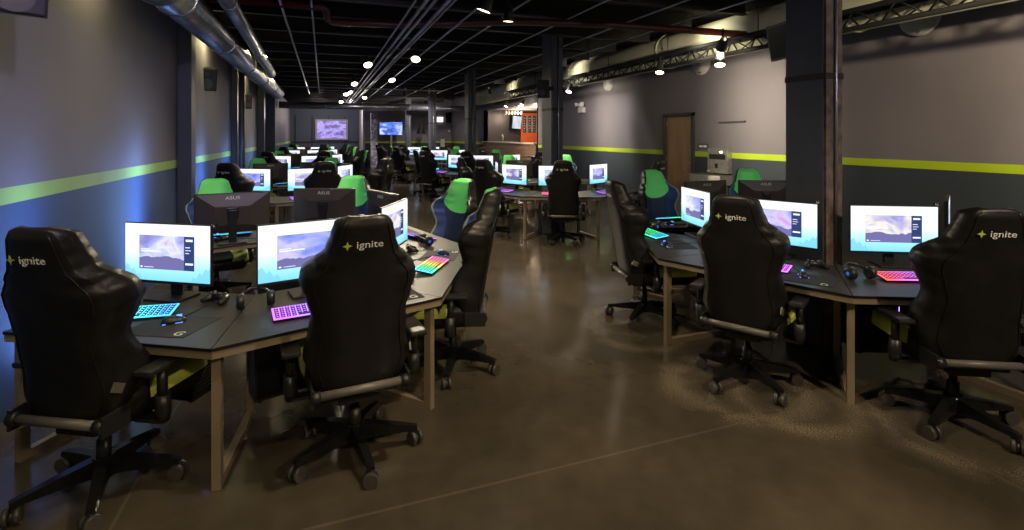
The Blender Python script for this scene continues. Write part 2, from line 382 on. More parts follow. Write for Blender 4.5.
# ------------------------------------------------------------------ monitor (screen faces -Y)
def make_monitor(sm):
    root=empty('computer_monitor'); W,HT=.325,.185; z0=.85
    mb=MB().use(M['plastic']); mb.box((-W,-.004,z0-.012),(W,.016,z0+.37),.003)
    mb.build('bezel',None,root)
    mb=MB().use(M['screenback'])
    R=[]
    for (sx,za,zb,y) in ((W-.004,z0-.008,z0+.366,.014),(W-.012,z0,z0+.36,.026),(.16,z0+.06,z0+.25,.058),(.15,z0+.065,z0+.24,.060)):
        R.append([(-sx,y,za),(sx,y,za),(sx,y,zb),(-sx,y,zb)])
    mb.rings(R,None,True,False); bs=mb.build('back_shell',None,root)
    t=textmesh('ASUS',.045,'brand_mark',M['silver'],bs); t.data.transform(Matrix.Diagonal((1.25,1,1,1))); t.data.transform(Matrix.Translation((0,.0385,z0+.322))@Matrix.Rotation(PI,4,'Z')@Matrix.Rotation(PI/2-.10,4,'X'))
    me=bpy.data.meshes.new('screen'); a=W-.006
    me.from_pydata([(-a,-.0055,z0+.006),(a,-.0055,z0+.006),(a,-.0055,z0+.364),(-a,-.0055,z0+.364)],[],[(0,1,2,3)])
    uv=me.uv_layers.new(name='UVMap'); 
    for i,c in enumerate(((0,0),(1,0),(1,1),(0,1))): uv.data[i].uv=c
    me.materials.append(sm); sc=bpy.data.objects.new('screen',me); COL.objects.link(sc); sc.parent=root
    mb=MB().use(M['plastic']); mb.box((-.035,.055,.75),(.035,.085,1.06),.006); mb.box((-.05,.04,.98),(.05,.075,1.08),.006); mb.build('stand_neck',None,root)
    mb=MB().use(M['plastic']); mb.box((-.125,-.06,.737),(.125,.13,.752),.006); mb.build('stand_foot',None,root)
    return root
def make_keyboard(kind):
    root=empty('keyboard'); w,d=.215,.072
    MB().use(M['plastic']).box((-w,-d,.738),(w,d,.752),.004).build('case',None,root)
    MB().box((-w+.001,-d+.001,.7515),(w-.001,d-.001,.7555)).build('key_glow',RGB[kind],root)
    mb=MB().use(M['plastic']); LG=[]
    for r in range(5):
        n=14
        for c in range(n):
            x=-w+.008+(c+.5)*(2*w-.016)/n; y=-d+.010+(r+.5)*(2*d-.020)/5
            if r==0 and 4<=c<=8:
                if c==6: mb.box((x-.068,y-.0085,.752),(x+.068,y+.0085,.7595))
                continue
            mb.box((x-.0108,y-.0085,.752),(x+.0108,y+.0085,.7595)); LG.append((x,y))
    mb.build('keycaps',None,root)
    mb=MB()
    for x,y in LG: mb.box((x-.0048,y-.0042,.7595),(x+.0048,y+.0042,.7600))
    mb.build('key_legends',RGB[kind],root)
    T=Matrix.Translation((0,-d,.738))@Matrix.Rotation(.16,4,'X')@Matrix.Translation((0,d,-.738))
    for c in COL.objects:
        if c.parent==root: c.data.transform(T)
    return root
def make_mouse():
    root=empty('computer_mouse'); R=[]
    for (y,w,h) in ((-.058,.012,.012),(-.05,.024,.026),(-.03,.032,.036),(0,.031,.040),(.03,.029,.032),(.052,.025,.022),(.060,.014,.012)):
        R.append([(w*math.cos(a),y,.739+max(0,h*math.sin(a))) for a in [PI*k/8 for k in range(9)]])
    MB().use(M['plastic']).rings(R).build('mouse_shell',None,root)
    mb=MB(); mb.box((-.030,-.05,.7385),(.030,.045,.742)); mb.box((-.004,.015,.765),(.004,.04,.778)); mb.build('mouse_glow',M['blueled'],root); return root
def make_headset():
    root=empty('headset')
    pts=[(.085*math.cos(a),0,.80+.10*math.sin(a)) for a in [PI*k/12 for k in range(13)]]
    # lying on the desk: band tipped back
    T=Matrix.Translation((0,0,.742))@Matrix.Rotation(-1.15,4,'X')@Matrix.Translation((0,0,-.76))
    mb=MB().use(M['plastic']).tube(pts,.010,8); b=mb.build('headband',None,root); b.data.transform(T)
    for s_ in (-1,1):
        mb=MB().use(M['plastic']).tube([(s_*.060,0,.79),(s_*.065,0,.79),(s_*.10,0,.79),(s_*.105,0,.79)],[.030,.046,.044,.030],14); e=mb.build('ear_cup',None,root); e.data.transform(T)
        mb=MB().use(M['earled']).tube([(s_*.1055,0,.79),(s_*.107,0,.79)],.014,12); g=mb.build('ear_light',None,e); g.data.transform(T)
    z=min((v.co.z for c in [b] for v in c.data.vertices)); 
    return root
def make_gamepad():
    root=empty('game_controller')
    mb=MB().use(M['plastic']); mb.tube([(-.045,0,.765),(0,.008,.768),(.045,0,.765)],[.026,.022,.026],12)
    for s_ in (-1,1): mb.tube([(s_*.045,.005,.765),(s_*.066,-.025,.760),(s_*.074,-.065,.752)],[.026,.021,.012],10)
    mb.build('shell',None,root)
    mb=MB().use(M['grey'])
    for x,y in ((-.045,.008),(.02,-.012),(-.02,-.012),(.045,.008)): mb.cyl((x,y,.785),(x,y,.798),.008,10)
    mb.build('thumb_sticks',None,root); return root
def make_pc():
    root=empty('computer_tower')
    mb=MB().use(M['plastic']); mb.box((-.10,-.20,.012),(.10,.20,.44),.005); 
    for x in (-.08,.08):
        for y in (-.17,.17): mb.box((x-.012,y-.012,0),(x+.012,y+.012,.014))
    mb.build('case',None,root)
    mb=MB().use(M['gloss']); mb.box((-.104,-.19,.03),(-.1,.19,.42)); mb.build('side_panel',None,root)
    mb=MB(); mb.box((-.012,-.2015,.30),(.012,-.2,.31)); mb.box((-.1045,-.1,.28),(-.104,-.096,.36)); mb.build('status_light',M['purpleled'],root)
    mb=MB().use(M['grey'])
    for k in range(9): mb.box((-.08,-.203,.06+k*.022),(.08,-.2,.066+k*.022))
    mb.build('vent_grille',None,root); return root

PROTO={'chair':make_chair(),'pc':make_pc(),'mouse':make_mouse(),'headset':make_headset(),'pad':make_gamepad()}
for i,s in enumerate(SCREENS): PROTO['mon%d'%i]=make_monitor(s)
for k in RGB: PROTO['kb_'+k]=make_keyboard(k)
bpy.context.view_layer.update()
for p in PROTO.values(): index_kids(p)
def settle(p):                                       # rest the headset on the worktop
    zs=[v.co.z for c in KIDS[p.name] for v in c.data.vertices]; dz=.7385-min(zs)
    for c in [c for c in COL.objects if c.type=='MESH' and (c.parent==p or (c.parent and c.parent.parent==p))]: c.data.transform(Matrix.Translation((0,0,dz)))
settle(PROTO['headset'])
USED=set()
LAST=[None]
def ALLKIDS(r): return LASTKIDS.get(r.name,())
LASTKIDS={}
def put(kind,u,v,th,label,cat,group=None,scale=1,zs=None):
    p=PROTO[kind]
    if kind not in USED: USED.add(kind); o=p; LASTKIDS[p.name]=KIDS[p.name]
    else: o=copy_tree(p)
    LAST[0]=o
    o.location=(u,v,0); o.rotation_euler=(0,0,th); o.scale=(scale,scale,zs or scale); tag(o,label,cat,group); return o

# ------------------------------------------------------------------ desks
def desk(Va,Vb,Ia,Ib,label,group,last,n):
    mx,my=(Va[0]+Vb[0])/2,(Va[1]+Vb[1])/2
    L=lambda p:(p[0]-mx,p[1]-my)
    a,b,ia,ib=map(L,(Va,Vb,Ia,Ib)); g=.003
    root=empty('gaming_desk',label,'desk',(mx,my,0),0,group)
    e=Vector((b[0]-a[0],b[1]-a[1])).normalized(); nn=Vector((-e.y,e.x))
    def sh(p,du,dv): return (p[0]+e.x*du+nn.x*dv,p[1]+e.y*du+nn.y*dv)
    poly=[sh(a,g,0),sh(b,-g,0),sh(ib,-g,0),sh(ia,g,0)]
    mb=MB().use(M['desk']); mb.prism(poly,.722,.737)
    mb.use(M['deskedge']); mb.prism([sh(a,g,-.002),sh(b,-g,-.002),sh(b,-g,.004),sh(a,g,.004)],.7215,.7375); mb.build('tabletop',None,root)
    mb=MB().use(M['tan']); r=.03
    mb.prism([sh(a,g,.004),sh(b,-g,.004),sh(b,-g,.03),sh(a,g,.03)],.682,.7215)
    mb.prism([sh(ia,g,-.03),sh(ib,-g,-.03),sh(ib,-g,-.004),sh(ia,g,-.004)],.690,.7215); mb.build('apron_frame',None,root)
    ends=[(a,ia,1)]+([(b,ib,-1)] if last else [])
    for (p,q,sg) in ends:
        d=Vector((q[0]-p[0],q[1]-p[1])).normalized(); w=Vector((-d.y,d.x))*.021
        off=Vector((e.x,e.y))*(.0 if not last or sg==1 else 0)
        mb=MB().use(M['tan'])
        def bar(s0,s1,z0,z1):
            P=Vector(p)+d*s0; Q=Vector(p)+d*s1
            mb.prism([tuple(P-w),tuple(Q-w),tuple(Q+w),tuple(P+w)],z0,z1)
        Lg=(Vector(q)-Vector(p)).length
        bar(.07,.12,0,.722); bar(Lg-.12,Lg-.07,0,.722); bar(.12,Lg-.12,.0,.045); bar(.12,Lg-.12,.685,.7215)
        mb.build('leg_frame',None,root)
    return root
ORD=['front','second','third','fourth','rearmost']
BASE={('L',0,6):-12,('L',1,6):26,('R',2,4):-28}
def swivel(u,v,deg):                                 # turn a chair's foot under its seat
    r=LAST[0]
    for c in ALLKIDS(r):
        if c.name.split('.')[0] in ('star_base','caster'): c.rotation_euler.z=math.radians(deg)
OVR={('L',0):dict(kb=(-2.17,2.95,14),mouse=(-1.88,2.86,-60),pad=(-1.86,2.81,-6),hs=(-2.45,3.1),gp=(-1.83,3.22,-20)),
('L',1):dict(kb=(-1.17,3.02,30),mouse=(-.78,3.22,20),pad=(-.80,3.33,34),hs=(-1.536,3.09,30),gp=(-.93,3.75)),
('L',2):dict(kb=(-.63,4.05,80),mouse=(-.60,4.5,60),pad=(-.62,4.46,86),hs=(-.78,3.70,60),gp=(-.92,4.62)),
('L',3):dict(kb=(-.95,5.2,135),hs=(-.80,4.93,120)),
('L',4):dict(kb=(-2.48,5.6,176)),('L',5):dict(kb=(-2.92,5.3,207)),
('Rais',0):dict(kb=(1.45,5.34,284),mouse=(1.46,4.87,20),pad=(1.55,4.9,274),hs=(1.52,5.7),gp=(1.95,4.95)),
('Rais',1):dict(kb=(1.95,4.05,-42),mouse=(2.15,3.8,-20),pad=(2.13,3.74,-38),hs=(1.72,4.35),gp=(2.38,4.05,-10)),
('Rais',2):dict(kb=(2.87,3.71,-2),mouse=(3.28,3.6),pad=(3.25,3.55,-3),hs=(2.52,3.69,10)),
('Rfar',1):dict(kb=(2.0,6.35,196))}
def pod(name,side,idx,V,mons,chairs,seatnames,kbs,detail,shift=(0,0)):
    VV=[tuple(Vector(C(*p))+Vector(shift)) for p in V]
    cx=sum(p[0] for p in VV)/len(VV); cy=sum(p[1] for p in VV)/len(VV)
    n=len(VV)-1
    # inner line: offset of each edge inwards by .82
    D=.80
    def line(i):
        a,b=Vector(VV[i]),Vector(VV[i+1]); e=(b-a).normalized(); nn=Vector((-e.y,e.x)); return a+nn*D,e
    inner=[]
    for i in range(n+1):
        if i==0: p,e=line(0); inner.append(tuple(p)); continue
        if i==n: p,e=line(n-1); inner.append(tuple(p+e*(Vector(VV[n])-Vector(VV[n-1])).length)); continue
        p,e=line(i-1); q,f=line(i); dt=e.x*f.y-e.y*f.x
        t=((q.x-p.x)*f.y-(q.y-p.y)*f.x)/dt; inner.append(tuple(p+e*t))
    grp='%s desk cluster in the %s row'%(ORD[idx],side)
    for i in range(n):
        if chairs[i] is None: continue
        sn=seatnames[i]; where='%s %s-row cluster, %s'%(ORD[idx],side,sn)
        a,b=Vector(VV[i]),Vector(VV[i+1]); e=(b-a).normalized(); nn=Vector((-e.y,e.x)); th=math.atan2(e.y,e.x); m=(a+b)/2
        desk(VV[i],VV[i+1],inner[i],inner[i+1],'dark desk with tan legs, %s'%where,'gaming desks of the clusters',i==n-1,i)
        if mons[i] is not None:
            X,Z,ang=mons[i]; X-=.19 if (name=='R' and idx==1) else 0; u,v=Vector(C(X,Z))+Vector(shift); mt=math.radians(ang)-YAW
        view='dark back' if (math.cos(mt)*(-v)+math.sin(mt)*u)>0 else 'lit screen'
        # the viewer stands at the origin: screen normal is (sin,-cos)
        lit=(math.sin(mt)*(-u)+(-math.cos(mt))*(-v))>0
        put('mon%d'%((i+idx)%3),u,v,mt,'monitor, %s toward camera, %s'%('lit screen' if lit else 'dark back',where),'monitor','computer monitors on the desks')
        cX,cZ,ca,sc=chairs[i]; cX+=.15 if (name=='R' and idx==1 and n==4 and i==2) else 0; u2,v2=Vector(C(cX,cZ))+Vector(shift); ct=math.radians(ca)-YAW
        faces=(-math.sin(ct)*(-u2)+math.cos(ct)*(-v2))
        kind='with green headrest' if faces>.25*math.hypot(u2,v2) else ('seen from behind' if faces<-.4*math.hypot(u2,v2) else 'seen from its side')
        put('chair',u2,v2,ct,'black chair %s, %s'%(kind,where),'chair','gaming chairs around the desk clusters',1,sc)
        bd=BASE.get((name,i,n),0) if idx==0 else random.uniform(-36,36)
        swivel(u2,v2,bd)
        def lp(x,y): q=m+e*x+nn*y; return q.x,q.y
        ov=OVR.get((name,i),{}) if idx==0 else {}
        ov.update(OVR.get((name+seatnames[0][:3],i),{}) if idx==0 else {})
        def at(key,x,y,da=0):
            if key in ov:
                p=ov[key]; u3,v3=C(p[0],p[1]); return u3,v3,(math.radians(p[2])-YAW if len(p)>2 else th+da)
            return (*lp(x,y),th+da)
        if detail>=1:
            k=kbs[i]; q=at('kb',-.12,.30,k[1])
            put('kb_'+k[0],*q,'%s-lit keyboard, %s'%({'pink':'pink and violet','rainbow':'rainbow'}.get(k[0],k[0]),where),'keyboard','backlit keyboards on the desks')
        if detail>=2:
            q=at('pad',.36,.22); pd=MB().use(M['pad']); pd.box((-.19,-.15,.7372),(.19,.15,.7395),.001); po=pd.build('mouse_pad',None,None,(q[0],q[1],0),q[2])
            tag(po,'black mouse pad with white letter, %s'%where,'mouse pad','mouse pads on the desks')
            gl=textmesh('G',.075,'pad_logo',M['white'],po,.0002); gl.data.transform(Matrix.Translation((.13,-.105,.7400)))
            q=at('mouse',.37,.24,.3); put('mouse',*q,'dark computer mouse glowing blue, %s'%where,'mouse','computer mice on the pads')
            if not ov.get('nohs'):
                q=at('hs',-.46,.32,.5+i); put('headset',*q,'black headset on desk, %s'%where,'headset','headsets on the desks')
            q=at('gp',.36,.52,.4); put('pad',*q,'black game controller, %s'%where,'game controller','game controllers on the desks')
            q=lp(-.14,.62); o=put('pc',*q,th+PI/2,'black computer tower under desk, %s'%where,'computer','computer towers under the desks'); o.location.z=.15
            # cables on the desk
            def cab(pts): 
                mb=MB().use(M['cable']); mb.tube([(x-m.x,y-m.y,z) for (x,y,z) in pts],.003,5); return mb
            A=lp(.34,.27);B=lp(.22,.42);B2=lp(.28,.5);Dd=lp(.05,.62)
            if 'mouse' in ov:
                A=C(*ov['mouse'][:2]); B=((A[0]+Dd[0])/2+.04,(A[1]+Dd[1])/2); B2=((B[0]+Dd[0])/2+.03,(B[1]+Dd[1])/2)
            o=cab([(*A,.745),(*B,.742),(*B2,.742),(*Dd,.742)]).build('mouse_cable',None,None,(m.x,m.y,0)); tag(o,'thin mouse cable on desk, %s'%where,'cable','cables on the desks')
            if i in (1,2):
                pts=[]
                for k2 in range(26):
                    a2=k2*.55; r2=.10+.05*math.sin(k2*1.3); x,y=lp(-.15+r2*math.cos(a2)+.008*k2,.35+r2*math.sin(a2)); pts.append((x,y,.006 if k2<22 else .006+(k2-21)*.1))
                o=cab(pts).build('floor_cable',None,None,(m.x,m.y,0)); tag(o,'black cable coiled on floor, %s'%where,'cable','cables on the floor')
    return VV
LV=[(-2.70,2.73),(-1.463,2.507),(-.455,3.312),(-.36,4.75),(-1.25,6.0),(-2.45,6.15),(-3.4,5.25)]
LM=[(-2.18,3.26,-12),(-1.31,3.37,34),(-.97,4.27,84),(-1.27,5.1,130),(-1.98,5.45,180),(-2.72,5.02,207)]
LC=[(-2.06,2.6,-8,1.),(-.885,2.9,26,1.),(-.45,3.95,92,1.),(-.74,5.58,138,.94),(-1.97,6.12,180,.93),(-3.28,5.72,214,.93)]
LS=['front seat by wall','front aisle corner seat','aisle side seat','far aisle corner seat','far middle seat','far seat by wall']
RV=[(1.33,5.85),(1.24,4.366),(2.21,3.34),(3.52,3.24),(4.55,4.30)]
RM=[(1.90,5.34,276),(2.26,4.42,-44),(3.03,4.09,-7),(3.9,4.6,49)]
RC=[(1.29,5.03,276,.98),(1.70,3.72,-39,1.),(2.74,3.2,-7,1.),(4.45,4.0,49,.97)]
RS=['aisle side seat','front aisle corner seat','front middle seat','right end seat']
RV2=[(3.85,6.95),(2.55,7.05),(1.33,5.85)]
RM2=[(3.15,6.42,176),(2.38,6.35,202)]
RC2=[(3.3,7.05,170,.95),(2.05,6.85,205,.95)]
RS2=['far right seat','far aisle seat']
KL=[('cyan',.15),('purple',-.05),('rainbow',.1),('purple',0),('purple',0),('cyan',0)]
KR=[('green',.2),('purple',0),('pink',0),('purple',0)]; KR2=[('green',0),('green',-.1)]
STEP=5.8
for n in range(5):
    det=2 if n==0 else (1 if n<=2 else 0)
    pod('L','left',n,LV,LM,LC,LS,KL,det,(-.17*min(n,1),STEP*n))
for n in range(5):
    det=2 if n==0 else (1 if n<=2 else 0); sh=(-.03*n,[0,5.8,11.1,16.6,22.1][n])
    pod('R','right',n,RV,RM,RC,RS,KR,det,sh)
    pod('R','right',n,RV2,RM2,RC2,RS2,KR2,det if n<1 else min(det,1),sh)
# seat number tags clipped on near monitors are small black tabs
def tagclip(x,y,Z,txt,where):
    X=(x-512)/F*Z; u,v=C(X,Z); z=H-(y-HY)/F*Z
    o=MB().use(M['plastic']).box((-.022,-.006,-.016),(.022,.006,.018),.002).build('seat_tag',None,None,(u,v,z),-YAW)
    tag(o,'small black seat number tab on the monitor corner, %s'%where,'seat tag'); t=textmesh(txt,.026,'tag_number',M['white'],o,.0005); t.data.transform(Matrix.Translation((0,-.007,0))@Matrix.Rotation(PI/2,4,'X'))

# ------------------------------------------------------------------ room shell
UL,UR=-1.86,7.3; VB,VF=-3.2,30.6; TOP=3.95; S0,S1=1.345,1.45
def wall_u(name,u,v0,v1,th,lo,st,z1=TOP):
    mb=MB(); 
    mb.use(M[lo]).box((u,v0,0),(u+th,v1,S0)); mb.use(M[st]).box((u,v0,S0),(u+th,v1,S1)); mb.use(M['wallup']).box((u,v0,S1),(u+th,v1,z1)); return struct(mb.build(name))
def wall_v(name,v,u0,u1,th,lo='walllo',st='stripe',z1=TOP,up='wallup'):
    mb=MB(); mb.use(M[lo]).box((u0,v,0),(u1,v+th,S0)); mb.use(M[st]).box((u0,v,S0),(u1,v+th,S1)); mb.use(M[up]).box((u0,v,S1),(u1,v+th,z1)); return struct(mb.build(name))
struct(MB().box((UL-.5,VB,-.1),(UR+5,35,0)).build('floor',M['floor']))
struct(MB().box((UL-.5,VB,TOP),(UR+5,35,TOP+.1)).build('ceiling',M['ceil']))
wall_u('wall_left',UL,VB,34.2,-.2,'walllo2','stripe2')
A0,A1=onu(537,120,UR)[1],onu(484,120,UR)[1]
# right wall with door opening
d0=onu(695,140,UR)[1]; d1=onu(665,140,UR)[1]; dh=H+22.5/F*(SY*UR+CY*((d0+d1)/2))
mb=MB()
for (a,b,z0) in ((VB,d0,0),(d1,A0,0),(d0,d1,dh)):
    for (m,q0,q1) in (('walllo',0,S0),('stripe',S0,S1),('wallup',S1,TOP)):
        q0=max(q0,z0)
        if q0<q1: mb.use(M[m]).box((UR,a,q0),(UR+.2,b,q1))
struct(mb.build('wall_right'))
wall_u('wall_right_rear',UR,A1,VF,.2,'walllo','stripe')
wall_v('wall_behind',VB-.2,UL-.2,UR+.2,.2)
# far wall: right of the stage
us=2.16
wall_v('wall_far',VF,us,UR+.2,.2)
mb=MB().use(M['stagewall']); mb.box((UL-.2,34.0,0),(us+.6,34.2,TOP))
mb.use(M['joist'])
for k in range(5): x=-1.6+k*.95; mb.box((x,33.93,0),(x+.05,34.0,3.0))
mb.box((UL,33.93,1.35),(us,34.0,1.42)); struct(mb.build('wall_stage'))
struct(MB().use(M['cream']).box((us-.02,VF,0),(us+.10,34,TOP)).build('wall_stage_side'))
# door
root=empty('door_1'); struct(root); root.location=(UR,(d0+d1)/2,0)
hw=(d1-d0)/2
mb=MB().use(M['frame']); fw=.07
mb.box((-.05,-hw,0),(.06,-hw+fw,dh)); mb.box((-.05,hw-fw,0),(.06,hw,dh)); mb.box((-.05,-hw,dh-fw),(.06,hw,dh)); mb.build('door_frame',None,root)
leaf=MB().use(M['doorwood']).box((.0,-hw+fw,.01),(.045,hw-fw,dh-fw)).build('door_leaf',None,root)
MB().use(M['steel']).box((-.003,-hw+fw+.01,.02),(0,hw-fw-.01,.42)).build('kick_plate',None,leaf)
mb=MB().use(M['steel']); y=-hw+fw+.10; mb.tube([(0,y,1.05),(-.05,y,1.05),(-.055,y+.02,1.05),(-.055,y+.13,1.05)],.010,8); mb.cyl((0,y,1.05),(-.008,y,1.05),.03,14); mb.cyl((0,y,1.2),(-.008,y,1.2),.022,14); mb.build('door_handle',None,leaf)
for s_ in (.3,1.2,2.0): MB().use(M['steel']).cyl((-.004,hw-fw,s_),(-.004,hw-fw,s_+.1),.008,8).build('hinge',None,leaf)
# door sign
def wallbox(name,x0,x1,y0,y1,depth,m,label,cat,u=UR,bev=.004):
    p=onu(x0,y0,u); q=onu(x1,y1,u); p2=onu((x0+x1)/2,y1,u); p1=onu((x0+x1)/2,y0,u)
    v0,v1=sorted((p[1],q[1])); z0,z1=sorted((p1[2],p2[2])); vm=(v0+v1)/2; zm=(z0+z1)/2
    o=MB().use(M[m]).box((-depth,-(v1-v0)/2,-(z1-z0)/2),(0,(v1-v0)/2,(z1-z0)/2),bev).build(name,None,None,(u,vm,zm)); 
    if label: tag(o,label,cat)
    return o,(v1-v0),(z1-z0)
o,w,h=wallbox('room_sign',698.5,708.5,143.5,149,.02,'signdark','small grey room sign with pale writing beside the wooden door','sign')
for a_,b_ in ((-w*.02,w*.36),(-w*.40,-w*.08)): MB().use(M['white']).box((-.022,a_,-.022),(-.020,b_,.022)).build('sign_writing',None,o)
wallbox('wall_vent',719.5,746,121.3,122.8,.03,'frame','narrow dark slot vent high on the wall above the drinking fountain','vent')
# drinking fountain with bottle filler
p=onu(722,160,UR); zt=onu(722,148,UR)[2]; zb=onu(722,173,UR)[2]; vw=(onu(712,150,UR)[1]-onu(732,150,UR)[1])/2
root=empty('drinking_fountain','steel drinking fountain with bottle filler panel mounted on right wall','drinking fountain',(UR,p[1],0))
mb=MB().use(M['steel']); mb.box((-.12,-vw,zb),(0,vw,zt),.01); mb.build('bottle_filler_panel',None,root)
mb=MB().use(M['plastic']); mb.box((-.124,-vw*.8,zt-.22),(-.12,vw*.8,zt-.12),.002); mb.box((-.124,-.02,zb+.1),(-.121,.06,zt-.3)); mb.build('filler_recess',None,root)
MB().use(M['lamp']).box((-.126,-vw*.5,zt-.09),(-.123,-vw*.3,zt-.06)).build('indicator_light',None,root)
mb=MB().use(M['steel']); mb.extr([(0,-vw),(-.30,-vw),(-.42,-vw*.4),(-.42,vw*1.6),(-.30,vw*2.0),(0,vw*2.0)],lambda x,y:(x,y,zb-.22),lambda x,y:(x,y,zb-.03)); mb.build('basin',None,root)
mb=MB().use(M['steel']); mb.tube([(-.1,vw*.6,zb-.03),(-.1,vw*.6,zb+.04),(-.17,vw*.6,zb+.06),(-.22,vw*.6,zb+.02)],.012,8); mb.build('spout',None,root)
mb=MB().use(M['steel']); mb.box((-.26,-vw*.6,zb-.62),(0,vw*1.2,zb-.22),.02); mb.build('cooler_housing',None,root)
# emergency light
p=onu(583,108,UR); root=empty('emergency_light','white twin-head emergency light high on the right wall','emergency light',p)
MB().use(M['whitepaint']).box((-.10,-.16,-.14),(0,.16,.02),.01).build('battery_box',None,root)
for s_ in (-1,1): MB().use(M['whitepaint']).tube([(-.06,s_*.14,.02),(-.06,s_*.14,.08),(-.10,s_*.16,.11),(-.17,s_*.2,.09)],[.02,.02,.06,.075],12).build('lamp_head',None,root)
# round diffusers on the wall
for (x,y,r,lab) in ((609,83,6.5,'farthest of the three on the right wall'),(702,62.5,10,'middle of the three on the right wall'),(921,17,15,'nearest of the three, behind truss')):
    p=onu(x,y,UR); Z=SY*p[0]+CY*p[1]; R=r/F*Z*1.25
    root=empty('air_diffuser','round white ringed air diffuser, %s'%lab,'air diffuser',p)
    MB().use(M['whitepaint']).tube([(0,0,0),(-.05,0,0),(-.055,0,0),(-.02,0,0)],[R,R,R*.78,R*.74],28,False).build('outer_ring',None,root)
    for q in (.62,.45,.28,.12): MB().use(M['grey']).tube([(-.01,0,0),(-.05,0,0),(-.045,0,0),(-.01,0,0)],[R*(q+.06),R*q+.03*R,R*q-.04*R,R*(q-.06)],24,False).build('cone_ring',None,root)
    MB().use(M['frame']).tube([(-.004,0,0),(-.012,0,0)],R*.8,24).build('throat',None,root)

# ------------------------------------------------------------------ bar alcove
DB=3.6
mb=MB().use(M['wallup']); mb.box((UR,A0-.1,0),(UR+DB,A0,TOP)); struct(mb.build('wall_bar_near'))
mb=MB().use(M['frame']); mb.box((UR,A1,0),(UR+DB,A1+.1,TOP)); struct(mb.build('wall_bar_far'))
struct(MB().use(M['frame']).box((UR+DB,A0-.1,0),(UR+DB+.1,A1+.1,TOP)).build('wall_bar_back'))
zs=2.99
zs2=zs
struct(MB().use(M['wallup']).box((UR,A0,zs),(UR+.15,A1,TOP)).build('wall_bar_header'))
struct(MB().use(M['whitepaint']).box((UR+.15,A0,zs),(UR+DB,A1,zs+.08)).build('ceiling_bar'))
zc=onu(505,142,UR)[2]
root=empty('bar_counter','wood-clad bar counter with dark top in the lit alcove','counter',(UR,(A0+A1)/2,0)); hl=(A1-A0)/2-.01
MB().use(M['barwood']).box((-.05,-hl,0),(.35,hl,zc-.05)).build('counter_front',None,root)
MB().use(M['cream']).box((-.12,-hl,zc-.05),(.45,hl,zc),.006).build('countertop',None,root)
mb=MB().use(M['steel'])
p=onu(503,140,UR+.2); MB().use(M['steel']).tube([(0,0,0),(0,0,.25),(0,.06,.33),(0,.14,.30),(0,.14,.24)],.02,8).build('bar_tap',None,None,(UR+.2,p[1],zc)); tag(COL.objects['bar_tap'],'curved steel tap on the bar counter','tap')
# orange menu panel on the bar's far/back side
def bp(x,y): return onv(x,y,A1-.06)
a=bp(521,139)
mb=MB().use(M['orange']).box((a[0],A1-.06,1.0),(UR+DB-.1,A1-.002,2.9)); o=mb.build('menu_wall_panel'); tag(o,'bright orange wall panel behind the bar','wall panel')
for k in range(3):
    x0=523.2+k*4.8; p=bp(x0,116);q=bp(x0+2.6,132.5); w_=q[0]-p[0]; h_=p[2]-q[2]
    o=MB().use(M['frame']).box((0,-.03,0),(w_,0,h_)).build('menu_board',None,None,(p[0],A1-.062,q[2])); tag(o,'narrow dark menu board on orange panel behind bar, %s'%['far left one','middle one','right one nearest the column'][k],'menu board','menu boards behind the bar')
    for j in range(6): MB().use(M['whitepaint']).box((w_*.2,-.034,h_*(.08+j*.15)),(w_*(.55+.1*(j%3)),-.03,h_*(.13+j*.15))).build('menu_writing',None,o)
    o=MB().use(M['cream']).box((0,-.03,0),(.09,0,h_)).build('menu_strip',None,None,(p[0]+w_+.02,A1-.062,q[2])); tag(o,'pale menu strip on orange panel behind bar, %s'%['leftmost','middle','rightmost'][k],'menu strip','menu strips behind the bar')
def tv(name,loc,rot,w,h,pic,label,cat='television'):
    root=empty(name,label,cat,loc); root.rotation_euler=rot
    MB().use(M['plastic']).box((-w/2,0,-h/2),(w/2,.05,h/2),.006).build('housing',None,root)
    me=bpy.data.meshes.new('screen'); a=w/2-.02;b=h/2-.02
    me.from_pydata([(-a,-.003,-b),(a,-.003,-b),(a,-.003,b),(-a,-.003,b)],[],[(0,1,2,3)]); uv=me.uv_layers.new(name='UVMap')
    for i,c in enumerate(((0,0),(1,0),(1,1),(0,1))): uv.data[i].uv=c
    me.materials.append(M[pic]); s=bpy.data.objects.new('screen',me); COL.objects.link(s); s.parent=root
    MB().use(M['frame']).box((-.08,.05,-.1),(.08,.13,.1)).build('mount_bracket',None,root); return root
tv('menu_screen',onv(517,122.5,A1-.5),(0,0,0),.46,.64,'menuscreen','tilted white menu screen hanging inside the bar alcove','screen').rotation_euler=(.1,.08,-.15)
for k in range(6):
    x=506+k*3.0; p=onv(x,113,A1-1.2); root=empty('bar_spotlight','small white track spotlight under the bar ceiling, number %s from the left'%['one','two','three','four','five','six'][k],'spotlight',(p[0],p[1],zs),0,'spotlights over the bar')
    MB().use(M['whitepaint']).tube([(0,0,0),(0,0,-.08),(0,0,-.08),(0,0,-.20)],[.02,.02,.055,.055],12).build('lamp_can',None,root)
    MB().use(M['bar_light']).tube([(0,0,-.221),(0,0,-.225)],.045,12).build('bulb',None,root)

